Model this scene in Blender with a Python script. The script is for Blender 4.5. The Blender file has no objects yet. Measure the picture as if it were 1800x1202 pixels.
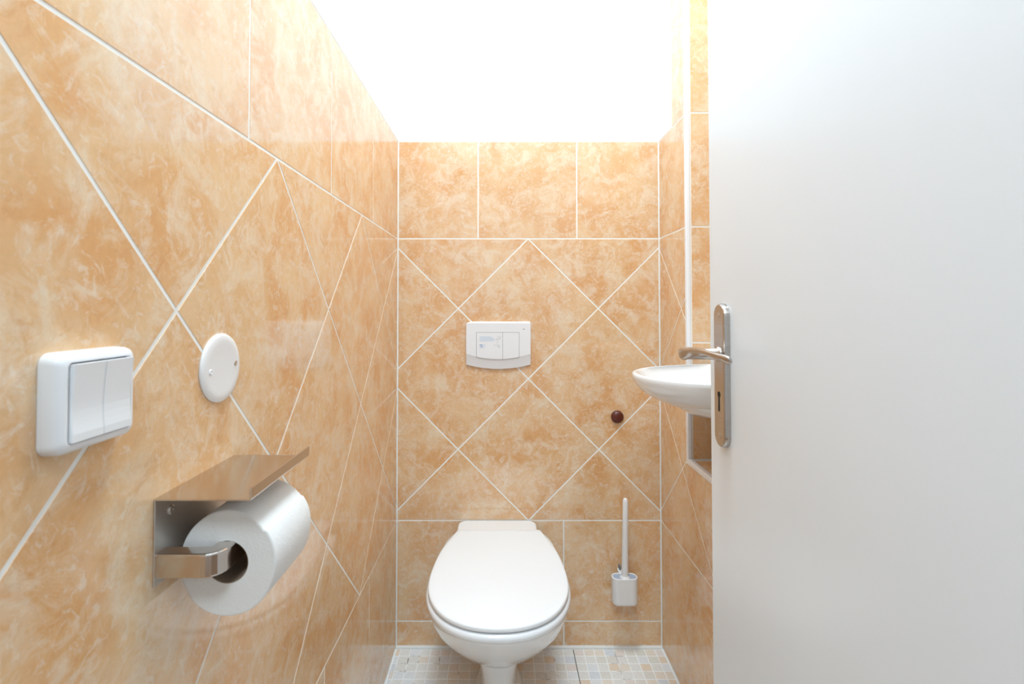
import bpy, bmesh, math, random
from mathutils import Vector, Matrix
from math import sin, cos, pi, radians

random.seed(7)
S = bpy.context.scene
COL = S.collection

# ------------------------------------------------------------ camera, light, exposure
H = 1.1367
cd = bpy.data.cameras.new('camera')
cam = bpy.data.objects.new('camera', cd)
COL.objects.link(cam)
cam.location = (0, 0, H)
cam.rotation_euler = (pi/2 + 0.02095, 0.0, 0.00065)
cd.sensor_width = 36.0
cd.lens = 872.73 / 1800 * 36
cd.shift_x = (900 - 880.65) / 1800
cd.shift_y = -(601 - 521.87) / 1800
cd.clip_start = 0.01
cd.dof.use_dof = True
cd.dof.focus_distance = 1.35
cd.dof.aperture_fstop = 9.0
S.camera = cam

wd = bpy.data.worlds.new('world'); S.world = wd
wd.use_nodes = True
bg = wd.node_tree.nodes['Background']
bg.inputs[0].default_value = (0.9, 0.95, 1.0, 1)
bg.inputs[1].default_value = 0.3

def area(name, loc, size, power, color, rot=(0, 0, 0), shape='DISK', size_y=None):
    l = bpy.data.lights.new(name, 'AREA'); l.shape = shape; l.size = size
    if size_y: l.size_y = size_y
    l.energy = power; l.color = color
    o = bpy.data.objects.new(name, l); COL.objects.link(o)
    o.location = loc; o.rotation_euler = rot
    return o
area('toilet_ceiling_light', (0.08, 0.82, 2.98), 0.45, 16.6, (0.735, 0.90, 1.0))
area('hall_fill_light', (-0.10, -0.62, 2.42), 0.6, 11.2, (0.735, 0.90, 1.0))  # unseen fill lamp added behind the camera, below ceiling level, brightening the lower room

S.view_settings.view_transform = 'Standard'
S.view_settings.look = 'None'
S.view_settings.gamma = 1.0
S.view_settings.use_curve_mapping = False
S.view_settings.exposure = 0.75

# ------------------------------------------------------------ helpers
def lin(c):
    r = []
    for v in c:
        v /= 255.0
        r.append(v/12.92 if v <= 0.04045 else ((v+0.055)/1.055)**2.4)
    return tuple(r) + (1,)

def simple(name, col, rough=0.5, metal=0.0, coat=0.0, spec=None, aniso=0.0):
    m = bpy.data.materials.new(name); m.use_nodes = True
    b = m.node_tree.nodes['Principled BSDF']
    b.inputs['Base Color'].default_value = col if len(col) == 4 else tuple(col) + (1,)
    b.inputs['Roughness'].default_value = rough
    b.inputs['Metallic'].default_value = metal
    if coat: b.inputs['Coat Weight'].default_value = coat; b.inputs['Coat Roughness'].default_value = 0.04
    if spec is not None: b.inputs['Specular IOR Level'].default_value = spec
    if aniso: b.inputs['Anisotropic'].default_value = aniso
    return m

class N:
    def __init__(s, m): s.t = m.node_tree; s.b = s.t.nodes['Principled BSDF']
    def n(s, typ, **kw):
        n = s.t.nodes.new(typ)
        for k, v in kw.items():
            if k.startswith('_'): n.inputs[k[1:].replace('_', ' ')].default_value = v
            else: setattr(n, k, v)
        return n
    def l(s, a, b): s.t.links.new(a, b)
    def ramp(s, fac, stops, interp='LINEAR'):
        r = s.t.nodes.new('ShaderNodeValToRGB'); e = r.color_ramp.elements
        r.color_ramp.interpolation = interp
        while len(e) < len(stops): e.new(0.5)
        for i, (p, c) in enumerate(stops):
            e[i].position = p; e[i].color = c if len(c) == 4 else tuple(c)+(1,)
        s.l(fac, r.inputs[0]); return r
    def mix(s, fac, a, b, mode='MIX'):
        m = s.t.nodes.new('ShaderNodeMix'); m.data_type = 'RGBA'; m.blend_type = mode
        for sock, v in ((m.inputs[0], fac), (m.inputs[6], a), (m.inputs[7], b)):
            if hasattr(v, 'is_linked'): s.l(v, sock)
            else: sock.default_value = v
        return m.outputs[2]

def G(v): return (v, v, v, 1)

def mat_tile():
    m = bpy.data.materials.new('ochre_glazed_tile'); m.use_nodes = True; k = N(m)
    tc = k.n('ShaderNodeTexCoord'); oi = k.n('ShaderNodeObjectInfo')
    add = k.n('ShaderNodeVectorMath', operation='ADD')
    mul = k.n('ShaderNodeVectorMath', operation='SCALE'); mul.inputs[0].default_value = (37, 19, 53)
    k.l(oi.outputs['Random'], mul.inputs['Scale'])
    k.l(tc.outputs['Object'], add.inputs[0]); k.l(mul.outputs[0], add.inputs[1])
    P = add.outputs[0]
    def noise(sc, det, ro, dist):
        n = k.n('ShaderNodeTexNoise', _Scale=sc, _Detail=det, _Roughness=ro, _Distortion=dist)
        k.l(P, n.inputs['Vector']); return n.outputs['Fac']
    big = noise(8.0, 6, 0.60, 0.5)
    r1 = k.ramp(big, [(0.37, G(0)), (0.61, G(1))])
    base = k.mix(r1.outputs[0], lin((229, 173, 119)), lin((237, 199, 156)))
    mid = noise(17, 9, 0.72, 0.9)
    r2 = k.ramp(mid, [(0.47, G(0)), (0.63, G(0.8))])
    c = k.mix(r2.outputs[0], base, lin((241, 218, 190)))
    # crisp cream flakes
    fl = noise(48, 7, 0.72, 1.3)
    r3 = k.ramp(fl, [(0.53, G(0)), (0.63, G(0.6))])
    c = k.mix(r3.outputs[0], c, lin((243, 225, 204)))
    dk = noise(23, 9, 0.78, 0.8)
    r4 = k.ramp(dk, [(0.32, G(0.6)), (0.46, G(0))])
    c = k.mix(r4.outputs[0], c, lin((217, 157, 100)))
    fine = noise(150, 3, 0.6, 0.6)
    r5 = k.ramp(fine, [(0.3, G(0.93)), (0.7, G(1.0))])
    c = k.mix(1.0, c, r5.outputs[0], 'MULTIPLY')
    k.l(c, k.b.inputs['Base Color'])
    k.b.inputs['Specular IOR Level'].default_value = 0.9
    rr = k.ramp(mid, [(0.3, G(0.06)), (0.7, G(0.11))]); k.l(rr.outputs[0], k.b.inputs['Roughness'])
    bp = k.n('ShaderNodeBump', _Strength=0.02, _Distance=0.001)
    k.l(mid, bp.inputs['Height']); k.l(bp.outputs[0], k.b.inputs['Normal'])
    return m

def mat_grout(name, c1, c2, lo, hi):
    m = bpy.data.materials.new(name); m.use_nodes = True; k = N(m)
    tc = k.n('ShaderNodeTexCoord')
    n = k.n('ShaderNodeTexNoise', _Scale=9.0, _Detail=6.0, _Roughness=0.7); k.l(tc.outputs['Object'], n.inputs['Vector'])
    r = k.ramp(n.outputs['Fac'], [(lo, c1), (hi, c2)])
    n2 = k.n('ShaderNodeTexNoise', _Scale=300.0, _Detail=2.0); k.l(tc.outputs['Object'], n2.inputs['Vector'])
    bp = k.n('ShaderNodeBump', _Strength=0.25, _Distance=0.0006)
    k.l(n2.outputs['Fac'], bp.inputs['Height']); k.l(bp.outputs[0], k.b.inputs['Normal'])
    k.l(r.outputs[0], k.b.inputs['Base Color']); k.b.inputs['Roughness'].default_value = 0.75
    return m

def mat_mosaic(island=False):
    m = bpy.data.materials.new('mosaic_glaze'); m.use_nodes = True; k = N(m)
    rnd = k.n('ShaderNodeNewGeometry').outputs['Random Per Island'] if island else k.n('ShaderNodeObjectInfo').outputs['Random']
    r = k.ramp(rnd, [(0.0, lin((244, 241, 237))), (0.30, lin((246, 234, 222))), (0.46, lin((244, 225, 206))),
            (0.56, lin((243, 244, 247))), (0.76, lin((234, 236, 242))), (0.82, lin((244, 234, 228))), (0.90, lin((238, 234, 227)))], 'CONSTANT')
    tc = k.n('ShaderNodeTexCoord')
    n = k.n('ShaderNodeTexNoise', _Scale=90.0, _Detail=4.0); k.l(tc.outputs['Object'], n.inputs['Vector'])
    r2 = k.ramp(n.outputs['Fac'], [(0.3, G(0.90)), (0.7, G(1.0))])
    k.l(k.mix(1.0, r.outputs[0], r2.outputs[0], 'MULTIPLY'), k.b.inputs['Base Color'])
    k.b.inputs['Roughness'].default_value = 0.14
    return m

def mat_paint(name, col, rough, scale=220, strength=0.08, spec=0.5):
    m = simple(name, col, rough, spec=spec); k = N(m)
    tc = k.n('ShaderNodeTexCoord')
    n = k.n('ShaderNodeTexNoise', _Scale=scale, _Detail=3.0); k.l(tc.outputs['Object'], n.inputs['Vector'])
    bp = k.n('ShaderNodeBump', _Strength=strength, _Distance=0.0005)
    k.l(n.outputs['Fac'], bp.inputs['Height']); k.l(bp.outputs[0], k.b.inputs['Normal'])
    return m

def mat_brushed(name, col, rough, stretch):
    m = simple(name, col, rough, 1.0); k = N(m)
    tc = k.n('ShaderNodeTexCoord'); mp = k.n('ShaderNodeMapping'); mp.inputs['Scale'].default_value = stretch
    k.l(tc.outputs['Object'], mp.inputs['Vector'])
    n = k.n('ShaderNodeTexNoise', _Scale=1.0, _Detail=3.0); k.l(mp.outputs[0], n.inputs['Vector'])
    r = k.ramp(n.outputs['Fac'], [(0.3, G(rough*0.85)), (0.7, G(rough*1.2))])
    k.l(r.outputs[0], k.b.inputs['Roughness'])
    bp = k.n('ShaderNodeBump', _Strength=0.01, _Distance=0.0002)
    k.l(n.outputs['Fac'], bp.inputs['Height']); k.l(bp.outputs[0], k.b.inputs['Normal'])
    return m

def mat_paper():
    m = simple('toilet_tissue', lin((240, 238, 236)), 0.95, spec=0.1); k = N(m)
    tc = k.n('ShaderNodeTexCoord')
    n = k.n('ShaderNodeTexNoise', _Scale=60.0, _Detail=6.0, _Roughness=0.7); k.l(tc.outputs['Object'], n.inputs['Vector'])
    v = k.n('ShaderNodeTexVoronoi', _Scale=420.0); k.l(tc.outputs['Object'], v.inputs['Vector'])
    b1 = k.n('ShaderNodeBump', _Strength=0.5, _Distance=0.0018); k.l(n.outputs['Fac'], b1.inputs['Height'])
    b2 = k.n('ShaderNodeBump', _Strength=0.25, _Distance=0.0005); k.l(v.outputs['Distance'], b2.inputs['Height'])
    k.l(b1.outputs[0], b2.inputs['Normal']); k.l(b2.outputs[0], k.b.inputs['Normal'])
    return m

M = dict(
    tile=mat_tile(),
    grout=mat_grout('white_grout', lin((170, 150, 130)), lin((246, 244, 240)), 0.22, 0.34),
    fgrout=mat_grout('floor_grout', lin((150, 135, 122)), lin((252, 252, 251)), 0.34, 0.43),
    seam=simple('dark_seam', lin((88, 76, 66)), 0.9),
    mosaic=mat_mosaic(), mosaic_far=mat_mosaic(True),
    wallpaint=mat_paint('white_wall_paint', lin((247, 247, 248)), 0.75),
    trim=simple('white_plastic_trim', lin((245, 246, 250)), 0.3),
    silicone=mat_grout('white_silicone', lin((200, 185, 168)), lin((240, 239, 236)), 0.30, 0.42),
    door=mat_paint('satin_door_lacquer', lin((234, 239, 245)), 0.25, 60, 0.03),
    plastic=simple('white_switch_plastic', lin((240, 240, 242)), 0.28),
    plastic2=simple('matt_white_plastic', lin((240, 237, 236)), 0.42),
    flush=simple('white_flush_plastic', lin((240, 239, 242)), 0.25),
    ceramic=simple('white_glazed_ceramic', lin((243, 243, 244)), 0.08, coat=0.5),
    seat=simple('white_seat_plastic', lin((244, 246, 249)), 0.16),
    steel=mat_brushed('brushed_stainless_steel', (0.62, 0.57, 0.53), 0.17, (700, 6, 6)),
    steel2=mat_brushed('satin_nickel', (0.50, 0.46, 0.43), 0.24, (6, 6, 400)),
    steel3=mat_brushed('matt_stainless_steel', (0.66, 0.62, 0.58), 0.40, (700, 6, 6)),
    screw=simple('screw_steel', (0.55, 0.5, 0.46, 1), 0.35, 1.0),
    rocker=simple('white_rocker_plastic', lin((240, 240, 242)), 0.42),
    dark=simple('dark_gap', (0.012, 0.011, 0.010, 1), 0.8),
    gap=simple('grey_gap', lin((96, 92, 92)), 0.8),
    brown=simple('brown_rubber', lin((92, 38, 26)), 0.35),
    bluegrey=simple('blue_grey_plastic', lin((172, 182, 200)), 0.45),
    paper=mat_paper(),
    card=simple('grey_cardboard', lin((150, 130, 112)), 0.95),
    ink=simple('blue_ink', lin((60, 140, 205)), 0.5),
    inkpale=simple('pale_blue_ink', lin((176, 205, 232)), 0.5),
    inkgrey=simple('grey_ink', lin((120, 125, 130)), 0.5),
    inkgreen=simple('faded_green_ink', lin((165, 190, 185)), 0.5),
    hallfloor=simple('hall_floor_vinyl', lin((170, 130, 95)), 0.4),
)

def link(name, bm, mat, parent=None, smooth=False, origin=None):
    me = bpy.data.meshes.new(name)
    if origin is not None:
        bmesh.ops.translate(bm, verts=bm.verts, vec=-Vector(origin))
    bmesh.ops.recalc_face_normals(bm, faces=bm.faces)
    bm.to_mesh(me); bm.free()
    for mm in (mat if isinstance(mat, (list, tuple)) else [mat]): me.materials.append(mm)
    if smooth:
        for p in me.polygons: p.use_smooth = True
    o = bpy.data.objects.new(name, me); COL.objects.link(o)
    if origin is not None: o.location = origin
    if parent is not None:
        o.parent = parent
        if origin is not None: o.location = Vector(origin) - wloc(parent)
        else: o.location = -wloc(parent)
    return o

def wloc(o):
    v = Vector(o.location)
    while o.parent is not None:
        o = o.parent; v += o.location
    return v

def thing(name, label, cat, loc, group=None):
    o = bpy.data.objects.new(name, None); COL.objects.link(o)
    o.empty_display_size = 0.02
    o.location = loc; o['label'] = label; o['category'] = cat
    if group: o['group'] = group
    return o

def box(bm, x0, x1, y0, y1, z0, z1, mi=0):
    vs = [bm.verts.new(p) for p in ((x0,y0,z0),(x1,y0,z0),(x1,y1,z0),(x0,y1,z0),(x0,y0,z1),(x1,y0,z1),(x1,y1,z1),(x0,y1,z1))]
    fs = []
    for f in ((0,3,2,1),(4,5,6,7),(0,1,5,4),(1,2,6,5),(2,3,7,6),(3,0,4,7)):
        fc = bm.faces.new([vs[i] for i in f]); fc.material_index = mi; fs.append(fc)
    return vs, fs

def bevelled(bm, w, seg=2):
    bmesh.ops.bevel(bm, geom=list(bm.edges), offset=w, segments=seg, profile=0.5, affect='EDGES')

def tube(bm, p0, p1, r0, r1=None, seg=32, caps=True):
    r1 = r0 if r1 is None else r1
    p0 = Vector(p0); p1 = Vector(p1); d = (p1-p0).normalized()
    a = d.orthogonal().normalized(); b = d.cross(a)
    A = [bm.verts.new(p0 + a*r0*cos(t)+b*r0*sin(t)) for t in [2*pi*i/seg for i in range(seg)]]
    B = [bm.verts.new(p1 + a*r1*cos(t)+b*r1*sin(t)) for t in [2*pi*i/seg for i in range(seg)]]
    for i in range(seg): bm.faces.new((A[i], A[(i+1) % seg], B[(i+1) % seg], B[i]))
    if caps: bm.faces.new(A[::-1]); bm.faces.new(B)

def lathe(bm, centre, axis, prof, seg=40):
    """prof: list of (distance along axis, radius)"""
    c = Vector(centre); d = Vector(axis).normalized(); a = d.orthogonal().normalized(); b = d.cross(a)
    rings = []
    for h, r in prof:
        if r <= 1e-6: rings.append([bm.verts.new(c+d*h)])
        else: rings.append([bm.verts.new(c+d*h+a*r*cos(2*pi*i/seg)+b*r*sin(2*pi*i/seg)) for i in range(seg)])
    for R, Q in zip(rings, rings[1:]):
        for i in range(seg):
            j = (i+1) % seg
            if len(R) == 1 and len(Q) == 1: continue
            if len(R) == 1: bm.faces.new((R[0], Q[i], Q[j]))
            elif len(Q) == 1: bm.faces.new((R[i], R[j], Q[0]))
            else: bm.faces.new((R[i], R[j], Q[j], Q[i]))

def loft(bm, rings, cap0=True, cap1=True, closed=True):
    V = [[bm.verts.new(p) for p in r] for r in rings]
    n = len(V[0])
    for R, Q in zip(V, V[1:]):
        for i in range(n if closed else n-1):
            j = (i+1) % n
            bm.faces.new((R[i], R[j], Q[j], Q[i]))
    if cap0: bm.faces.new(V[0][::-1])
    if cap1: bm.faces.new(V[-1])
    return V

def struct(o): o['kind'] = 'structure'; return o

# ------------------------------------------------------------ tile cutting
def clip(poly, nx, ny, d):          # keep nx*x+ny*y <= d
    out = []
    for i in range(len(poly)):
        p, q = poly[i], poly[(i+1) % len(poly)]
        a, b = nx*p[0]+ny*p[1]-d, nx*q[0]+ny*q[1]-d
        if a <= 0: out.append(p)
        if (a < 0 < b) or (b < 0 < a):
            t = a/(a-b); out.append((p[0]+(q[0]-p[0])*t, p[1]+(q[1]-p[1])*t))
    return out

def area2(p):
    return abs(sum(p[i][0]*p[(i+1) % len(p)][1]-p[(i+1) % len(p)][0]*p[i][1] for i in range(len(p))))/2

def inset_poly(poly, w):
    n = len(poly); cx = sum(p[0] for p in poly)/n; cy = sum(p[1] for p in poly)/n
    out = list(poly)
    for i in range(n):
        p, q = poly[i], poly[(i+1) % n]
        dx, dy = q[0]-p[0], q[1]-p[1]; L = math.hypot(dx, dy)
        if L < 1e-5: continue
        nx, ny = dy/L, -dx/L
        if nx*(cx-p[0])+ny*(cy-p[1]) > 0: nx, ny = -nx, -ny
        out = clip(out, nx, ny, nx*p[0]+ny*p[1]-w)
        if len(out) < 3: return []
    res = []
    for p in out:
        if not res or math.hypot(p[0]-res[-1][0], p[1]-res[-1][1]) > 2e-4: res.append(p)
    if len(res) > 2 and math.hypot(res[0][0]-res[-1][0], res[0][1]-res[-1][1]) < 2e-4: res.pop()
    return res if len(res) > 2 else []

def rect(a0, a1, b0, b1): return [(a0, b0), (a1, b0), (a1, b1), (a0, b1)]
HD = 0.2376
G_W = 0.0046                       # joint width
TH = 0.0005                        # how far a tile stands proud of its grout

def diamonds(a0, a1, b0, b1, ac, btop):
    """quarter-turned tiles clipped to a rectangle; (ac, btop) is one top vertex"""
    out = []
    for i in range(-9, 10):
        for j in range(-2, 12):
            if (i + j) % 2 == 0: continue
            cx, cy = ac + i*HD, btop - j*HD
            p = [(cx-HD, cy), (cx, cy-HD), (cx+HD, cy), (cx, cy+HD)]
            for nx, ny, d in ((-1, 0, -a0), (1, 0, a1), (0, -1, -b0), (0, 1, b1)):
                p = clip(p, nx, ny, d)
                if len(p) < 3: break
            if len(p) >= 3 and area2(p) > 2e-4: out.append(p)
    return out

def lay(wall, polys, origin, A, B, Nn, g=G_W, th=TH, mat=None, name='tile', bev=0.0003, jitter=0.00006):
    mat = mat or M['tile']
    origin, A, B, Nn = Vector(origin), Vector(A), Vector(B), Vector(Nn)
    for p in polys:
        q = inset_poly(p, g/2)
        if len(q) < 3 or area2(q) < 1e-4: continue
        r = inset_poly(q, bev)
        if len(r) != len(q): r = q
        c = (sum(v[0] for v in q)/len(q), sum(v[1] for v in q)/len(q))
        h = th + random.uniform(-jitter, jitter)
        bm = bmesh.new()
        f = lambda v, d: origin + A*v[0] + B*v[1] + Nn*d
        R = [[f(v, -0.002) for v in q], [f(v, h-bev) for v in q], [f(v, h) for v in r]]
        loft(bm, R)
        link(name, bm, mat, wall, origin=f(c, 0))

# ------------------------------------------------------------ room measures
XL, XR, D = -0.353, 0.5384, 1.6867
ZT, ZG, ZB, Z1 = 1.7040, 1.3707, 0.4203, 0.0857
NY, NX, SILL = 1.4369, 0.70, 0.6975
YF0, YF1 = 0.08, 0.20              # doorway wall
CZ = 3.05
T = 0.336

# floor ------------------------------------------------
bm = bmesh.new(); box(bm, XL-0.05, NX+0.1, YF0, D+0.1, -0.08, -0.0007)
floor = struct(link('floor', bm, M['fgrout']))
P = 0.3035/9
stuff = bmesh.new()
def mtile(bm, x0, x1, y0, y1, dz):
    b = 0.0008
    R = [[(x0, y0, -0.004), (x1, y0, -0.004), (x1, y1, -0.004), (x0, y1, -0.004)]]
    R += [[(x0, y0, dz-b), (x1, y0, dz-b), (x1, y1, dz-b), (x0, y1, dz-b)]]
    R += [[(x0+b, y0+b, dz), (x1-b, y0+b, dz), (x1-b, y1-b, dz), (x0+b, y1-b, dz)]]
    loft(bm, R)
mesh_cache = {}
for j in range(44):
    y1 = D - 0.009 - j*P; y0 = y1 - P
    if y0 < YF0: break
    for i in range(-9, 18):
        x0 = -0.0647 + i*P; x1 = x0 + P
        x0 = max(x0, XL+0.004); x1 = min(x1, XR-0.004)
        if x1-x0 < 0.008: continue
        g = 0.0014
        if j < 9:
            dz = random.choice((0, 0.0002, -0.0002))
            key = (round(x1-x0, 4), dz)
            c = ((x0+x1)/2, (y0+y1)/2, 0)
            if key not in mesh_cache:
                bm = bmesh.new(); mtile(bm, x0+g, x1-g, y0+g, y1-g, dz)
                o = link('mosaic_tile', bm, M['mosaic'], floor, origin=c); mesh_cache[key] = o.data
            else:
                o = bpy.data.objects.new('mosaic_tile', mesh_cache[key]); COL.objects.link(o)
                o.parent = floor; o.location = c
        else:
            mtile(stuff, x0+g, x1-g, y0+g, y1-g, 0)
o = link('mosaic_tiles', stuff, M['mosaic_far'], floor); o['kind'] = 'stuff'
for sx in (-0.0647, 0.2388):
    bm = bmesh.new(); box(bm, sx-0.0011, sx+0.0011, YF0, D-0.012, -0.003, -0.0003)
    link('sheet_joint', bm, M['seam'], floor)
bm = bmesh.new()
V, F = box(bm, XL, XR, D-0.010, D+0.005, -0.003, 0.006); bevelled(bm, 0.003, 2)
struct(link('trim_1', bm, M['silicone']))

# back wall --------------------------------------------
bm = bmesh.new()
box(bm, XL-0.1, NX+0.1, D, D+0.1, -0.08, ZT+0.001, 0)
box(bm, XL-0.1, NX+0.1, D-0.0006, D+0.1, ZT+0.001, CZ, 1)
wb = struct(link('wall_back', bm, [M['grout'], M['wallpaint']]))
pl = []
xs = [XL+0.0015, -0.079, 0.2572, XR-0.0015]
for a, b in zip(xs, xs[1:]): pl.append(rect(a, b, ZG, ZT))
pl += diamonds(XL+0.0015, XR-0.0015, ZB, ZG, 0.0915, ZG)
xs = [XL+0.0015, -0.127, 0.2095, XR-0.0015]
for a, b in zip(xs, xs[1:]):
    pl.append(rect(a, b, Z1, ZB)); pl.append(rect(a, b, 0.004, Z1))
lay(wb, pl, (0, D, 0), (1, 0, 0), (0, 0, 1), (0, -1, 0))

# left wall --------------------------------------------
bm = bmesh.new()
box(bm, XL-0.1, XL, YF0, D, -0.08, ZT+0.001, 0)
box(bm, XL-0.1, XL+0.0006, YF0, D-0.0006, ZT+0.001, CZ, 1)
wl = struct(link('wall_left', bm, [M['grout'], M['wallpaint']]))
Y0W = YF0 + 0.002
pl = []
ys = [D-0.0015, 1.3608, 1.0248, 0.6888, 0.3528, Y0W]
for a, b in zip(ys, ys[1:]): pl.append(rect(b, a, ZG, ZT))
pl += diamonds(Y0W, D-0.0015, ZB, ZG, 1.2515, ZG)
ys = [D-0.0015, 1.3423, 1.0063, 0.6703, 0.3343, Y0W]
for a, b in zip(ys, ys[1:]): pl.append(rect(b, a, Z1, ZB)); pl.append(rect(b, a, 0.004, Z1))
lay(wl, pl, (XL, 0, 0), (0, 1, 0), (0, 0, 1), (1, 0, 0))

# right wall: flush part at the back, a wall niche with a tiled sill in front of it -------
bm = bmesh.new()
box(bm, XR, NX+0.1, NY, D, -0.08, 1.7045, 0)               # pier beside the back wall
box(bm, XR, NX+0.1, NY, 1.557, 1.7045, CZ, 0)
box(bm, XR-0.0006, NX+0.1, 1.557, D-0.0006, 1.7045, CZ, 1)
box(bm, XR, NX+0.1, YF1, NY, -0.08, SILL-0.001, 0)         # boxing under the sill
box(bm, NX, NX+0.1, YF1, NY, SILL-0.001, CZ, 0)            # back of the niche
wr = struct(link('wall_right', bm, [M['grout'], M['wallpaint']]))
pl = [rect(NY+0.012, D-0.0015, ZG, ZT), rect(NY+0.012, 1.557, ZT, ZT+T), rect(NY+0.012, 1.557, ZT+T, ZT+2*T), rect(NY+0.012, 1.557, ZT+2*T, CZ-0.002)]
yc = D + 0.036
# below the sill the field runs on towards the doorway
low = diamonds(YF1+0.002, D-0.0015, ZB, ZG, yc-2*HD, ZG)
pl = pl[:4]
EDGE = NY+0.0125
notched = []
for p in low:
    if min(v[0] for v in p) >= EDGE or max(v[1] for v in p) <= SILL-0.012:
        pl.append(p); continue
    notched.append(p)
lay(wr, pl, (XR, 0, 0), (0, 1, 0), (0, 0, 1), (-1, 0, 0))
for p in notched:                     # tiles cut around the corner of the niche: one piece each
    q = inset_poly(p, G_W/2)
    if len(q) < 3: continue
    dn = clip(q, 0, 1, SILL-0.0135)
    up = clip(q, 0, -1, -(SILL-0.0135))
    up = clip(up, -1, 0, -EDGE) if len(up) >= 3 else []
    bits = [x for x in (dn, up) if len(x) >= 3 and area2(x) > 2e-4]
    if not bits: continue
    bm = bmesh.new()
    for x in bits:
        loft(bm, [[(XR+0.002, v[0], v[1]) for v in x], [(XR-TH, v[0], v[1]) for v in x]])
    c0 = bits[0]; cc = (XR, sum(v[0] for v in c0)/len(c0), sum(v[1] for v in c0)/len(c0))
    link('tile', bm, M['tile'], wr, origin=cc)
ys = [D-0.0015, 1.262, 0.926, 0.59, 0.254]
lay(wr, [rect(b, a, 0.004, ZB) for a, b in zip(ys, ys[1:])], (XR, 0, 0), (0, 1, 0), (0, 0, 1), (-1, 0, 0))
# niche end face, sill and niche back
zz = [SILL+0.002, ZG-T, ZG, ZT, ZT+T, ZT+2*T, CZ-0.002]
lay(wr, [rect(XR+0.011, NX-0.002, a, b) for a, b in zip(zz, zz[1:])], (0, NY, 0), (1, 0, 0), (0, 0, 1), (0, -1, 0))
ys = [NY-0.003, 1.10, 0.764, 0.428, YF1+0.002]
lay(wr, [rect(XR+0.013, NX-0.002, b, a) for a, b in zip(ys, ys[1:])], (0, 0, SILL-0.001), (1, 0, 0), (0, 1, 0), (0, 0, 1))
lay(wr, [rect(b, a, c, d) for a, b in zip(ys, ys[1:]) for c, d in zip(zz, zz[1:])], (NX, 0, 0), (0, 1, 0), (0, 0, 1), (-1, 0, 0))
# white corner beads
bm = bmesh.new(); box(bm, XR-0.0030, XR+0.0095, NY-0.0025, NY+0.0125, SILL-0.010, CZ)
bevelled(bm, 0.003, 3); struct(link('trim_2', bm, M['trim'], smooth=False))
bm = bmesh.new(); box(bm, XR-0.0034, XR+0.0135, YF1, NY+0.004, SILL-0.0135, SILL+0.0035)
bevelled(bm, 0.005, 4); struct(link('trim_3', bm, M['trim']))

# ceiling, doorway wall, hall ---------------------------
bm = bmesh.new(); box(bm, -1.25, 1.55, -1.5, D+0.1, CZ, CZ+0.08)
struct(link('ceiling', bm, M['wallpaint']))
bm = bmesh.new()
box(bm, 0.425, 1.5, YF0, YF1, -0.08, CZ)
box(bm, XL, 0.425, YF0, YF1, 2.03, CZ)
box(bm, -1.2, XL-0.1, YF0, YF1, -0.08, CZ)
struct(link('wall_front', bm, M['wallpaint']))
bm = bmesh.new()
box(bm, -1.25, -1.2, -1.5, YF1, -0.08, CZ)
box(bm, 1.5, 1.55, -1.5, YF1, -0.08, CZ)
box(bm, -1.2, 1.5, -1.5, -1.45, -0.08, CZ)
struct(link('wall_hall', bm, M['wallpaint']))
bm = bmesh.new(); box(bm, -1.2, 1.5, -1.45, YF0, -0.08, -0.001)
struct(link('floor_hall', bm, M['hallfloor']))

# ------------------------------------------------------------ door with its furniture
DX = 0.368
bm = bmesh.new(); box(bm, DX, DX+0.040, 0.205, 0.8765, 0.008, 2.02); bevelled(bm, 0.0015, 2)
door = struct(link('door_1', bm, M['door']))
def stadium(yc, zc, w, h, n=14):
    pts = []; r = w/2; s = h/2-r
    for i in range(n+1): t = pi*i/n; pts.append((yc+r*cos(t), zc+s+r*sin(t)))
    for i in range(n+1): t = pi+pi*i/n; pts.append((yc+r*cos(t), zc-s+r*sin(t)))
    return pts
PY, PZ, PT = 0.820, 1.0253, 0.0100
bm = bmesh.new()
rs = []
for d, ins in ((0, 0), (PT*0.55, 0.0002), (PT*0.85, 0.0012), (PT*0.97, 0.0026), (PT, 0.0042)):
    rs.append([(DX-d, y, z) for y, z in stadium(PY, PZ, 0.041-2*ins, 0.236-2*ins)])
loft(bm, rs)
plate = link('lock_plate', bm, M['steel2'], door)
bm = bmesh.new()
kx = DX-PT-0.0002
rs = []
pts = []
kz = 0.982
for i in range(15):
    t = -pi/2+0.55 + (2*pi-1.1)*i/14
    pts.append((PY+0.0052*cos(t), kz+0.0115+0.0052*sin(t)))
pts += [(PY-0.0033, kz-0.0160), (PY+0.0033, kz-0.0160)]
loft(bm, [[(kx+0.002, y, z) for y, z in pts], [(kx, y, z) for y, z in pts]])
link('keyhole', bm, M['dark'], plate)
for sz in (PZ+0.098, PZ-0.098):
    bm = bmesh.new(); lathe(bm, (DX-PT+0.0004, PY, sz), (-1, 0, 0), [(0, 0.0042), (0.0006, 0.0042), (0.0012, 0.0032), (0.0013, 0)], 20)
    s_ = link('screw', bm, M['screw'], plate, smooth=False)
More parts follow.
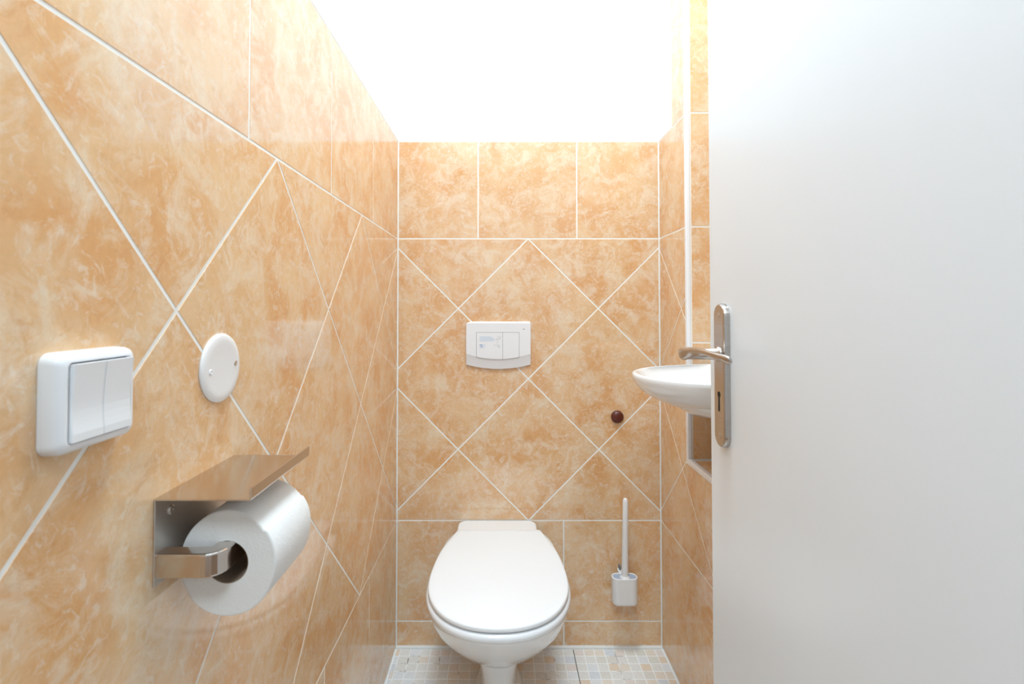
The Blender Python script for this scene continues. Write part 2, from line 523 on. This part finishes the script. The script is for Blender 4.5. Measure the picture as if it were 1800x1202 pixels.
# lever handle
bm = bmesh.new()
lathe(bm, (DX-PT, PY, 1.060), (-1, 0, 0), [(0, 0.0125), (0.003, 0.0125), (0.004, 0.0095), (0.040, 0.0088), (0.050, 0.0088)], 32)
link('handle_neck', bm, M['steel2'], door, smooth=True)
bm = bmesh.new()
path = [  # x, y, z, half height, half thickness, roll
    (0.3140, 0.8420, 1.0590, 0.0030, 0.0035, 0.0),
    (0.3085, 0.8405, 1.0590, 0.0085, 0.0065, 0.0),
    (0.3040, 0.8330, 1.0595, 0.0108, 0.0085, 0.05),
    (0.3025, 0.8220, 1.0605, 0.0112, 0.0085, 0.15),
    (0.3030, 0.8080, 1.0625, 0.0095, 0.0070, 0.45),
    (0.3045, 0.7900, 1.0665, 0.0085, 0.0055, 0.85),
    (0.3060, 0.7700, 1.0690, 0.0085, 0.0048, 1.15),
    (0.3075, 0.7480, 1.0690, 0.0090, 0.0045, 1.25),
    (0.3090, 0.7250, 1.0670, 0.0092, 0.0044, 1.15),
    (0.3110, 0.7030, 1.0645, 0.0088, 0.0045, 0.85),
    (0.3130, 0.6880, 1.0640, 0.0075, 0.0045, 0.5),
    (0.3140, 0.6810, 1.0640, 0.0045, 0.0030, 0.4)]
rs = []
for i, (x, y, z, hh, ht, ro) in enumerate(path):
    a = Vector(path[max(i-1, 0)][:3]); b = Vector(path[min(i+1, len(path)-1)][:3])
    t = (b-a).normalized(); up = Vector((0, 0, 1)); sd = t.cross(up).normalized(); up = sd.cross(t).normalized()
    u2 = up*cos(ro)+sd*sin(ro); s2 = sd*cos(ro)-up*sin(ro)
    ring = []
    for k in range(20):
        th = 2*pi*k/20
        ring.append(Vector((x, y, z)) + u2*hh*math.copysign(abs(sin(th))**0.8, sin(th)) + s2*ht*math.copysign(abs(cos(th))**0.8, cos(th)))
    rs.append(ring)
loft(bm, rs)
lv = link('lever_handle', bm, M['steel2'], door, smooth=True)
lv.modifiers.new('s', 'SUBSURF').render_levels = 2; lv.modifiers[0].levels = 1

# ------------------------------------------------------------ toilet
TXC = -0.0075
def lid_outline(scale=1.0, yoff=0.0, n=40, grow=0.0, back=1.5976):
    """plan of the lid: straight shoulders at the back, rounded front"""
    half = [(0.132, back), (0.152, 1.527), (0.1655, 1.478), (0.1745, 1.425), (0.1795, 1.37), (0.1815, 1.32), (0.1780, 1.270), (0.1660, 1.222), (0.1450, 1.180), (0.1150, 1.146), (0.0760, 1.1225), (0.0380, 1.1115), (0.0, 1.1085)]
    pts = [Vector((x, y)) for x, y in half]
    # Catmull-Rom refinement
    fine = []
    for i in range(len(pts)-1):
        p0 = pts[max(i-1, 0)]; p1 = pts[i]; p2 = pts[i+1]
        p3 = pts[i+2] if i+2 < len(pts) else Vector((-pts[-2].x, pts[-2].y))
        for k in range(3):
            t = k/3
            fine.append(0.5*((2*p1)+(-p0+p2)*t+(2*p0-5*p1+4*p2-p3)*t*t+(-p0+3*p1-3*p2+p3)*t**3))
    fine.append(pts[-1])
    right = fine; left = [Vector((-p.x, p.y)) for p in fine[-2::-1]]
    poly = right+left
    c = Vector((0, 1.35)); out = []
    for i, p in enumerate(poly):
        a = poly[i-1] if i else None; b = poly[i+1] if i+1 < len(poly) else None
        if a is None: t = b-p
        elif b is None: t = p-a
        else: t = b-a
        nrm = Vector((t.y, -t.x)).normalized()
        if nrm.dot(p-c) < 0: nrm = -nrm
        q = p + nrm*grow
        if i == 0 or i == len(poly)-1:
            q = Vector((p.x+(grow if p.x > 0 else -grow), p.y+grow))
        out.append(Vector((TXC+q.x*scale, c.y+(q.y-c.y)*scale+yoff)))
    return out

toilet = thing('toilet', 'white ceramic toilet with closed lid under the flush plate', 'toilet', (TXC, 1.40, 0))
ZL = 0.430
def plan(z, grow, yoff=0.0): return [(p.x, p.y, z) for p in lid_outline(grow=grow, yoff=yoff)]
# lid
bm = bmesh.new()
rs = [plan(ZL-0.0120, -0.0035), plan(ZL-0.0105, -0.0008), plan(ZL-0.0075, 0.0), plan(ZL-0.0035, -0.0003), plan(ZL-0.0012, -0.0018), plan(ZL, -0.0050), plan(ZL+0.0004, -0.018)]
loft(bm, rs)
link('lid', bm, M['seat'], toilet, smooth=True)
# seat ring
bm = bmesh.new()
rs = []
for z, g in ((ZL-0.0345, -0.004), (ZL-0.0325, 0.0015), (ZL-0.0275, 0.0048), (ZL-0.0215, 0.0048), (ZL-0.0165, 0.0015), (ZL-0.0145, -0.004), (ZL-0.0140, -0.05), (ZL-0.018, -0.056), (ZL-0.0345, -0.056)):
    rs.append(plan(z, g))
rs.append(rs[0]); loft(bm, rs, False, False)
link('seat', bm, M['seat'], toilet, smooth=True)
for sx in (-1, 1):
    for yy in (1.165, 1.45):
        bm = bmesh.new(); xx = 0.085 if yy < 1.3 else 0.15
        lathe(bm, (TXC+sx*xx, yy, ZL-0.037), (0, 0, 1), [(0, 0.0), (0, 0.009), (0.003, 0.009), (0.003, 0)], 20)
        link('seat_buffer', bm, M['plastic2'], toilet)
        bm = bmesh.new()
        lathe(bm, (TXC+sx*xx, yy, ZL-0.0148), (0, 0, 1), [(0, 0.0), (0, 0.008), (0.0032, 0.008), (0.0032, 0)], 20)
        link('seat_buffer', bm, M['plastic2'], toilet)
# bowl (one ceramic body)
bm = bmesh.new()
def superring(z, hw, yb, yf, n=64, ex=2.3, exb=3.2, fr=0.52):
    """closed ring; front half rounder, back half squarer"""
    out = []; ym = yb + (yf-yb)*fr
    for i in range(n):
        t = 2*pi*i/n; c, s = cos(t), sin(t)
        e = ex if s < 0 else exb
        x = hw*math.copysign(abs(c)**(2/e), c)
        y = ym + ((ym-yf) if s < 0 else (yb-ym))*math.copysign(abs(s)**(2/e), s)
        out.append((TXC+x, y, z))
    return out
rs = []
for z, hw, yb, yf, ex, exb in (
    (0.150, 0.046, 1.600, 1.328, 2.6, 4), (0.190, 0.054, 1.60, 1.316, 2.6, 4), (0.203, 0.067, 1.60, 1.306, 2.3, 4), (0.212, 0.084, 1.61, 1.297, 2.15, 4),
    (0.228, 0.110, 1.64, 1.275, 2.05, 4), (0.250, 0.131, 1.66, 1.247, 2.0, 4), (0.280, 0.150, 1.672, 1.214, 2.0, 4), (0.315, 0.165, 1.680, 1.177, 2.0, 4.5),
    (0.350, 0.174, 1.682, 1.147, 2.0, 5), (0.378, 0.179, 1.6832, 1.127, 2.0, 5), (0.388, 0.1795, 1.6832, 1.122, 2.0, 5), (0.3925, 0.177, 1.6832, 1.124, 2.0, 5), (0.393, 0.165, 1.68, 1.136, 2.0, 5)):
    rs.append(superring(z, hw, yb, yf, ex=ex, exb=exb, fr=0.70))
# inner bowl
for z, hw, yb, yf in ((0.393, 0.135, 1.50, 1.165), (0.385, 0.125, 1.49, 1.175), (0.30, 0.10, 1.47, 1.20), (0.24, 0.06, 1.44, 1.27), (0.225, 0.02, 1.42, 1.35)):
    rs.append(superring(z, hw, yb, yf, exb=2.3))
loft(bm, rs, cap0=True, cap1=True)
bowl = link('bowl', bm, M['ceramic'], toilet, smooth=True)
# pedestal foot
bm = bmesh.new()
rs = []
for z, hw, yb, yf in ((0.0, 0.070, 1.60, 1.362), (0.008, 0.069, 1.60, 1.363), (0.03, 0.058, 1.60, 1.366), (0.08, 0.049, 1.60, 1.352), (0.13, 0.050, 1.60, 1.328), (0.170, 0.056, 1.60, 1.313), (0.198, 0.063, 1.60, 1.305), (0.208, 0.066, 1.60, 1.302)):
    rs.append(superring(z, hw, yb, yf, ex=2.8, exb=5))
loft(bm, rs)
link('pedestal', bm, M['ceramic'], toilet, smooth=True)
# raised ceramic shelf that carries the hinges, right against the wall
bm = bmesh.new()
rs = []
def shelf(z, ins):
    o_ = []
    x0, x1, y0, y1, r = TXC-0.136+ins, TXC+0.124-ins, 1.585+ins, 1.6835, 0.022
    for (cx_, cy_, a0) in ((x1-r, y1-r, 0), (x0+r, y1-r, 90), (x0+0.004, y0+0.004, 180), (x1-0.004, y0+0.004, 270)):
        rr = r if a0 < 180 else 0.004
        for i in range(7):
            t = radians(a0+90*i/6); o_.append((cx_+rr*cos(t), cy_+rr*sin(t), z))
    return o_
for z, ins in ((0.385, 0.0), (0.412, 0.0), (0.4165, 0.001), (0.4195, 0.004), (0.4205, 0.010)): rs.append(shelf(z, ins))
loft(bm, rs)
link('hinge_shelf', bm, M['ceramic'], toilet, smooth=False)
for sx in (-0.085, 0.085):
    bm = bmesh.new(); tube(bm, (TXC+sx-0.016, 1.606, 0.4165), (TXC+sx+0.016, 1.606, 0.4165), 0.0075, seg=20)
    link('hinge', bm, M['seat'], toilet, smooth=False)
bm = bmesh.new(); lathe(bm, (TXC-0.005, 1.292, 0.218), (0.05, -0.80, -0.6), [(-0.004, 0.0035), (0.001, 0.003), (0.0015, 0)], 16)
link('fixing_cap', bm, M['seat'], toilet)

# ------------------------------------------------------------ flush plate
FX0, FX1, FZT, FZC, FZM = -0.1182, 0.0985, 1.0872, 0.9437, 0.9290
fxc = (FX0+FX1)/2; fhw = (FX1-FX0)/2
def fbot(x): u = (x-fxc)/fhw; return FZM + (FZC-FZM)*u*u
def fbend(x): u = (x-fxc)/fhw; return 0.9645 + 0.0165*u*u
WS = D-TH                     # tile face
def fdepth(x, z):             # how far the plate stands off the tiles
    b = fbend(x)
    if z >= b: return 0.0115 + 0.0020*(FZT-z)/(FZT-b)
    t = (b-z)/(b-fbot(x)); return 0.0135 - 0.0075*t**0.9
flush = thing('flush_plate', 'white dual-button flush plate on the back wall above the toilet', 'flush plate', (fxc, WS, FZM))
def fpatch(bm, x0, x1, top, bot, nx, nz, off, side):
    """curved patch following the plate's face, closed by a rim that runs back 'side'"""
    grid = []
    for i in range(nx+1):
        x = x0+(x1-x0)*i/nx; col = []
        b_ = bot(x); mid = min(max(fbend(x), b_), top)
        zs = []
        n1 = nz//2
        zs += [top+(mid-top)*k/n1 for k in range(n1)]
        zs += [mid+(b_-mid)*k/n1 for k in range(n1+1)]
        for z in zs: col.append(bm.verts.new((x, WS-fdepth(x, z)-off, z)))
        grid.append(col)
    nzz = len(grid[0])
    for i in range(nx):
        for k in range(nzz-1): bm.faces.new((grid[i][k], grid[i+1][k], grid[i+1][k+1], grid[i][k+1]))
    loop = [grid[i][0] for i in range(nx+1)]+[grid[nx][k] for k in range(1, nzz)]+[grid[i][-1] for i in range(nx-1, -1, -1)]+[grid[0][k] for k in range(nzz-2, 0, -1)]
    back = [bm.verts.new((v.co.x, side(v.co), v.co.z)) for v in loop]
    n = len(loop)
    for i in range(n): bm.faces.new((loop[i], loop[(i+1) % n], back[(i+1) % n], back[i]))
    bm.faces.new(back)
bm = bmesh.new(); fpatch(bm, FX0, FX1, FZT-0.0035, fbot, 32, 12, 0, lambda c: WS+0.0002)
link('plate', bm, M['flush'], flush)
# sloping top lip of the plate
bm = bmesh.new()
loft(bm, [[(FX0+0.0007, WS-0.0112, FZT-0.0036), (FX1-0.0007, WS-0.0112, FZT-0.0036), (FX1-0.0007, WS+0.0001, FZT-0.0036), (FX0+0.0007, WS+0.0001, FZT-0.0036)],
          [(FX0+0.016, WS-0.006, FZT+0.0015), (FX1-0.003, WS-0.006, FZT+0.0015), (FX1-0.003, WS+0.0001, FZT+0.0015), (FX0+0.016, WS+0.0001, FZT+0.0015)]])
link('top_lip', bm, M['flush'], flush)
BX0, BX1, BZT, BDIV = -0.0842, 0.0606, 1.0530, 0.0048
def bbot(x): u = (x-(BX0+BX1)/2)/((BX1-BX0)/2); return 0.9598 + 0.0085*u*u
bm = bmesh.new(); fpatch(bm, BX0, BX1, BZT, bbot, 24, 12, 0.0003, lambda c: c.y+0.001)
link('button_gap', bm, M['gap'], flush)
g = 0.0009
buttons = []
for a, b in ((BX0+g, BDIV-g*0.45), (BDIV+g*0.45, BX1-g)):
    bm = bmesh.new(); fpatch(bm, a, b, BZT-g, lambda x: bbot(x)+g, 16, 12, 0.0011, lambda c: c.y+0.0015)
    buttons.append(link('flush_button', bm, M['flush'], flush))
# faded print on the wide button
def px2(u, v):   # crop coordinates of the print -> position on the button
    return (-0.0842+(u-486)/(1132-486)*0.1448, 1.0530-(v-372)/(752-372)*0.0845)
pb = buttons[0]
for u0, u1, v in ((536, 702, 438), (536, 738, 454), (536, 742, 470), (536, 770, 486), (530, 742, 502)):
    x0, z0 = px2(u0, v); x1, _ = px2(u1, v)
    bm = bmesh.new(); y = WS-fdepth(x0, z0)-0.0011
    box(bm, x0, x1, y-0.0002, y+0.0003, z0-0.00055, z0+0.00055); link('print_line', bm, M['inkpale'], pb)
def text(name, s, u, v, hpx, mat, parent, xs=1.0):
    cu = bpy.data.curves.new(name, 'FONT'); cu.body = s; cu.size = 1.0; cu.extrude = 0.0
    to = bpy.data.objects.new(name, cu); COL.objects.link(to)
    bpy.context.view_layer.update()
    me = bpy.data.meshes.new_from_object(to.evaluated_get(bpy.context.evaluated_depsgraph_get()))
    bpy.data.objects.remove(to)
    x, z = px2(u, v); h = hpx*0.1448/(1132-486)/0.70
    for vv in me.vertices: vv.co = (x+vv.co.x*h*xs, WS-fdepth(x, z)-0.0014, z+vv.co.y*h)
    me.materials.clear(); me.materials.append(mat)
    o = bpy.data.objects.new(name, me); COL.objects.link(o); o.parent = parent; o.location = -wloc(parent)
    return o
text('lettering', 'TE', 534, 606, 50, M['ink'], pb, 0.62)
text('lettering', 'C', 592, 606, 50, M['inkpale'], pb, 0.50)
text('lettering', '°C', 790, 606, 42, M['inkgreen'], pb, 0.85)
for i, (u, v, r_) in enumerate(((822, 434, 4), (846, 440, 4), (800, 450, 3), (838, 468, 6), (792, 480, 5), (816, 484, 4), (804, 516, 4), (826, 456, 3), (796, 546, 3), (762, 566, 5), (808, 470, 3))):
    x, z = px2(u, v); bm = bmesh.new()
    lathe(bm, (x, WS-fdepth(x, z)-0.0009, z), (0, -1, 0), [(0, r_*0.00024), (0.0005, r_*0.00024), (0.0005, 0)], 10)
    link('print_dot', bm, M['inkgrey'], pb)
x, z = px2(1200, 326); bm = bmesh.new(); y = WS-fdepth(x, z)
box(bm, x-0.0035, x+0.0035, y-0.0002, y+0.0004, z-0.0009, z+0.0009); link('small_mark', bm, M['inkgrey'], flush)

# ------------------------------------------------------------ brown cap on the back wall
bm = bmesh.new()
lathe(bm, (0.3915, WS, 0.7675), (0, -1, 0), [(0, 0.0), (0, 0.0212), (0.006, 0.0208), (0.011, 0.0185), (0.0145, 0.013), (0.016, 0.006), (0.0163, 0)], 40)
cap = link('wall_cap', bm, M['brown'], smooth=True, origin=(0.3915, WS, 0.7675))
cap['label'] = 'round brown cap on the tiled back wall, above the toilet brush'; cap['category'] = 'cap'

# ------------------------------------------------------------ toilet brush in its wall holder
holder = thing('toilet_brush_holder', 'white cup holder hanging low on the back wall beside the toilet', 'brush holder', (0.4013, 1.645, 0.172))
def rrect(z, hw, hd, r, n=7, xc=0.4013, yc=1.6375):
    o_ = []
    for cx_, cy_, a0 in ((hw-r, hd-r, 0), (-hw+r, hd-r, 90), (-hw+r, -hd+r, 180), (hw-r, -hd+r, 270)):
        for i in range(n): t = radians(a0+90*i/(n-1)); o_.append((xc+cx_+r*cos(t), yc+cy_+r*sin(t), z))
    return o_
ZC0, ZC1, hw, hd = 0.1735, 0.2610, 0.0418, 0.0215
bm = bmesh.new()
loft(bm, [rrect(ZC0, hw-0.008, hd-0.006, 0.013), rrect(ZC0+0.0015, hw-0.0045, hd-0.003, 0.016), rrect(ZC0+0.004, hw-0.002, hd-0.001, 0.018), rrect(ZC0+0.008, hw-0.0008, hd, 0.0195), rrect(ZC1-0.001, hw, hd, 0.020), rrect(ZC1, hw-0.001, hd-0.001, 0.019),
          rrect(ZC1, hw-0.0035, hd-0.0035, 0.0165), rrect(ZC1-0.001, hw-0.0042, hd-0.0042, 0.016), rrect(ZC0+0.01, hw-0.006, hd-0.006, 0.015)], cap1=True)
link('cup', bm, M['plastic2'], holder, smooth=False)
bm = bmesh.new(); loft(bm, [rrect(ZC1-0.006, hw-0.0044, hd-0.0044, 0.015), rrect(ZC1-0.0028, hw-0.0044, hd-0.0044, 0.015)])
link('inner_insert', bm, M['bluegrey'], holder)
bm = bmesh.new(); box(bm, 0.388, 0.402, 1.6580, WS, 0.205, 0.2630); bevelled(bm, 0.002, 2); link('wall_bracket', bm, M['plastic2'], holder)
bm = bmesh.new(); box(bm, 0.3925, 0.3985, 1.6700, WS, 0.262, 0.2760); bevelled(bm, 0.001, 1); link('hook', bm, M['inkgrey'], holder)

brush = thing('toilet_brush', 'slim white toilet brush standing in the wall-hung cup', 'toilet brush', (0.4030, 1.6375, 0.19))
bm = bmesh.new()
lathe(bm, (0.4027, 1.6375, 0.2560), (0.012, 0.0, 1), [(0, 0.0), (0, 0.0165), (0.003, 0.0160), (0.0055, 0.0125), (0.0075, 0.0105), (0.012, 0.0106), (0.060, 0.0104), (0.150, 0.0094), (0.247, 0.0086), (0.253, 0.0072), (0.257, 0.0040), (0.258, 0)], 32)
link('handle', bm, M['plastic2'], brush, smooth=True)
bm = bmesh.new()
loft(bm, [rrect(0.185, 0.020, 0.008, 0.006, xc=0.4027), rrect(0.190, 0.024, 0.010, 0.008, xc=0.4027), rrect(0.240, 0.024, 0.010, 0.008, xc=0.4027), rrect(0.256, 0.010, 0.006, 0.005, xc=0.4027)])
link('brush_head', bm, M['bluegrey'], brush)

# ------------------------------------------------------------ round blanking plate on the left wall
WX = XL+TH
cover = thing('junction_cover', 'round white blanking cover with two screws on the left wall', 'wall cover', (WX, 0.622, 1.0615))
bm = bmesh.new()
lathe(bm, (WX, 0.622, 1.0615), (1, 0, 0), [(0, 0), (0, 0.0425), (0.0015, 0.0428), (0.0032, 0.0418), (0.0042, 0.0395), (0.0048, 0.034), (0.0046, 0.030), (0.0042, 0.02), (0.004, 0)], 72)
link('disc', bm, M['plastic2'], cover, smooth=True)
for y, z, mt, lb in ((0.5960, 1.0590, M['plastic'], None), (0.6515, 1.0640, M['screw'], 'darker metal screw')):
    bm = bmesh.new(); lathe(bm, (WX+0.0038, y, z), (1, 0, 0), [(0, 0.0), (0, 0.0036), (0.0012, 0.0034), (0.0018, 0.0022), (0.0012, 0.0012), (0.0012, 0)], 18)
    s_ = link('screw', bm, mt, cover)
    if lb: s_['label'] = lb

# ------------------------------------------------------------ light switch on the left wall
SY0, SY1, SZ0, SZ1 = 0.3775, 0.4585, 1.0215, 1.1015
sw = thing('light_switch', 'white double rocker light switch on the tiled left wall', 'light switch', (WX, (SY0+SY1)/2, (SZ0+SZ1)/2))
def ring_yz(x, y0, y1, z0, z1, r, n=7):
    o_ = []
    for cy_, cz_, a0 in ((y1-r, z1-r, 0), (y0+r, z1-r, 90), (y0+r, z0+r, 180), (y1-r, z0+r, 270)):
        for i in range(n): t = radians(a0+90*i/(n-1)); o_.append((x, cy_+r*cos(t), cz_+r*sin(t)))
    return o_
bm = bmesh.new(); rs = []
for x, ins, r in ((0, 0.0003, 0.009), (0.001, 0, 0.009), (0.011, 0.0005, 0.0095), (0.0145, 0.0018, 0.0085), (0.0165, 0.0042, 0.0075), (0.0173, 0.0068, 0.006), (0.0173, 0.0080, 0.004), (0.0150, 0.0084, 0.003)):
    rs.append(ring_yz(WX+x, SY0+ins, SY1-ins, SZ0+ins, SZ1-ins, r))
loft(bm, rs); link('frame', bm, M['plastic'], sw, smooth=True)
bm = bmesh.new(); loft(bm, [ring_yz(WX+0.0150, SY0+0.0112, SY1-0.0112, SZ0+0.0112, SZ1-0.0082, 0.003), ring_yz(WX+0.0162, SY0+0.0112, SY1-0.0112, SZ0+0.0112, SZ1-0.0082, 0.003)])
link('rocker_gap', bm, M['gap'], sw)
ym = (SY0+SY1)/2; zm = (SZ0+SZ1)/2
for y0, y1 in ((SY0+0.0100, ym-0.0003), (ym+0.0003, SY1-0.0095)):
    bm = bmesh.new()
    prof = []          # rocker face: slightly hollow, kinked at mid height
    z0, z1 = SZ0+0.0095, SZ1-0.0095
    for i in range(11):
        t = i/10; z = z0+(z1-z0)*t
        prof.append((z, 0.0205 - 0.0022*sin(pi*min(1, t/0.42)/2) + (0.0028*max(0, (t-0.42)/0.58)**1.3)))
    prof[0] = (prof[0][0], 0.0198)
    rows = []
    for z, h in prof: rows.append([(WX+0.0155, y0, z), (WX+h-0.0006, y0, z), (WX+h, y0+0.0008, z), (WX+h, y1-0.0002, z), (WX+h-0.0003, y1, z), (WX+0.0155, y1, z)])
    loft(bm, rows)
    link('rocker', bm, M['rocker'], sw)

# ------------------------------------------------------------ paper holder
HY0, HY1, HZ1, HZ0, HXF = 0.507, 0.659, 0.9420, 0.8530, -0.2535
ph = thing('toilet_paper_holder', 'brushed steel toilet paper holder with flat cover on the left wall', 'toilet paper holder', (WX, (HY0+HY1)/2, HZ0))
bm = bmesh.new(); box(bm, WX, WX+0.0018, HY0, HY1, HZ0, HZ1-0.001); bevelled(bm, 0.0005, 1)
bp = link('back_plate', bm, M['steel3'], ph)
bm = bmesh.new()
prof = [(WX, HZ1-0.0015), (HXF-0.0018, HZ1-0.0015), (HXF-0.0004, HZ1-0.0008), (HXF, HZ1+0.0006), (HXF+0.0004, HZ1+0.0115)]
top = [(p[0]-(0.0008 if i > 2 else 0), p[1]+0.0016) if i < 3 else (p[0]-0.0020, p[1]+0.0003) for i, p in enumerate(prof)]
sec = prof+top[::-1]
loft(bm, [[(x, HY0, z) for x, z in sec], [(x, HY1, z) for x, z in sec]])
bmesh.ops.bevel(bm, geom=[e for e in bm.edges if abs(e.verts[0].co.y-e.verts[1].co.y) < 1e-6], offset=0.0003, segments=1, affect='EDGES')
link('cover', bm, M['steel'], ph)
for y in (0.531, 0.635):
    bm = bmesh.new(); lathe(bm, (WX+0.0016, y, 0.9225), (1, 0, 0), [(0, 0), (0, 0.0052), (0.0012, 0.0050), (0.0022, 0.0036), (0.0020, 0.0022), (0.0012, 0.0020), (0.0012, 0)], 24)
    link('screw', bm, M['screw'], bp)
# arm: flat bar out of the plate, bent into the core
AZ, AH, AT = 0.8742, 0.0122, 0.0095
RX, RZ = -0.2900, 0.0
path = [Vector((WX+0.001, HY0+0.0100)), Vector((-0.325, HY0+0.0100)), Vector((-0.305, HY0+0.0100))]
cxa, cya, ra = -0.305, HY0+0.0100+0.0110, 0.0110
for i in range(1, 7):
    t = -pi/2+ (pi/2)*i/6; path.append(Vector((cxa+ra*cos(t), cya+ra*sin(t))))
path += [Vector((-0.294, 0.56)), Vector((-0.294, 0.620))]
bm = bmesh.new(); rs = []
for i, p in enumerate(path):
    t = (path[min(i+1, len(path)-1)]-path[max(i-1, 0)]).normalized(); nn = Vector((t.y, -t.x))
    ring = []
    for cu_, cv_, a0 in ((1, 1, 0), (-1, 1, 90), (-1, -1, 180), (1, -1, 270)):
        r = 0.0022
        for k in range(4):
            a = radians(a0+30*k); u = cu_*(AT-r)+r*cos(a); v = cv_*(AH-r)+r*sin(a)
            ring.append((p.x+nn.x*u, p.y+nn.y*u, AZ+v))
    rs.append(ring)
loft(bm, rs); link('arm', bm, M['steel'], ph, smooth=False)

# ------------------------------------------------------------ toilet roll hanging on the arm
RY0, RY1, RR, RC = 0.537, 0.637, 0.0560, 0.0228
RCX, RCZ = -0.2935, AZ+AH-RC+0.0005
roll = thing('toilet_roll', 'white toilet paper roll hanging on the steel holder arm', 'toilet roll', (RCX, (RY0+RY1)/2, RCZ-RR))
bm = bmesh.new()
n = 120; A0 = radians(38)
def prof_r(k):      # outer radius with one paper edge and a slight flattening
    t = 2*pi*k/n
    r = RR + 0.0004*sin(2*t+0.7) + 0.0003*sin(5*t)
    a = (t-A0) % (2*pi)
    r += 0.0020*(a/(2*pi)) 
    return r
def rring(y, f, inner=False, ins=0.0):
    o_ = []
    for k in range(n):
        t = 2*pi*k/n; r = RC if inner else prof_r(k)-ins
        skew = 0.0
        o_.append((RCX+r*(1 if inner else 0.895)*cos(t), y, RCZ+r*sin(t)-(0 if inner else 0.001)))
    return o_
loops = [rring(RY0, 0, ins=0.0020), rring(RY0+0.0006, 0, ins=0.0006), rring(RY0+0.002, 0), rring(RY0+0.05, 0, ins=-0.0003), rring(RY1-0.002, 0), rring(RY1-0.0006, 0, ins=0.0006), rring(RY1, 0, ins=0.0020), rring(RY1, 0, True), rring(RY0, 0, True)]
loops.append(loops[0]); loft(bm, loops, False, False)
bmesh.ops.remove_doubles(bm, verts=bm.verts, dist=1e-6)
paper = link('paper', bm, M['paper'], roll, smooth=False)
for p in paper.data.polygons:
    p.use_smooth = abs(p.normal.y) < 0.5
bm = bmesh.new()
def cring(y, r): return [(RCX+r*cos(2*pi*k/48), y, RCZ+r*sin(2*pi*k/48)) for k in range(48)]
cl = [cring(RY0+0.0006, RC+0.0002), cring(RY1-0.0006, RC+0.0002), cring(RY1-0.0006, RC-0.0009), cring(RY0+0.0006, RC-0.0009)]
cl.append(cl[0]); loft(bm, cl, False, False); bmesh.ops.remove_doubles(bm, verts=bm.verts, dist=1e-6)
link('cardboard_core', bm, M['card'], roll, smooth=False)

# ------------------------------------------------------------ hand basin in the niche
BXW = NX-TH
basin = thing('hand_basin', 'small white oval wash basin in the tiled niche behind the door', 'basin', (BXW, 1.215, 0.80))
RIM = 0.977
BYC, BA, BB = 1.205, BXW-0.3215, 0.213
def bring(z, ins, backins=0.0, n=48, ex=2.15, zt=None):
    o_ = []
    a = BA-ins; b = BB-ins*0.80
    xb = BXW-backins
    for i in range(n+1):
        t = -pi/2+pi*i/n
        c, s = cos(t), sin(t)
        x = xb-(a-backins)*abs(c)**(2/ex); y = BYC+b*math.copysign(abs(s)**(2/ex), s)
        o_.append((x, y, z))
    return o_
bm = bmesh.new()
rs = [bring(0.835, 0.300), bring(0.850, 0.262), bring(0.868, 0.205), bring(0.885, 0.140), bring(0.900, 0.092), bring(0.914, 0.056), bring(0.925, 0.034), bring(0.936, 0.019), bring(0.946, 0.0095), bring(0.956, 0.0032), bring(0.965, 0.0002), bring(0.972, 0.0), bring(0.9762, 0.0015),
      bring(RIM, 0.006, 0.002), bring(RIM-0.0004, 0.012, 0.010), bring(RIM-0.003, 0.019, 0.07), bring(0.960, 0.030, 0.09), bring(0.935, 0.050, 0.10), bring(0.905, 0.085, 0.11), bring(0.885, 0.125, 0.125), bring(0.878, 0.18, 0.15)]
loft(bm, rs)
link('bowl', bm, M['ceramic'], basin, smooth=True)
bm = bmesh.new(); lathe(bm, (0.56, BYC, 0.8785), (0, 0, 1), [(0, 0), (0, 0.02), (0.002, 0.019), (0.003, 0.012), (0.0015, 0)], 32)
link('drain', bm, M['screw'], basin, smooth=True)
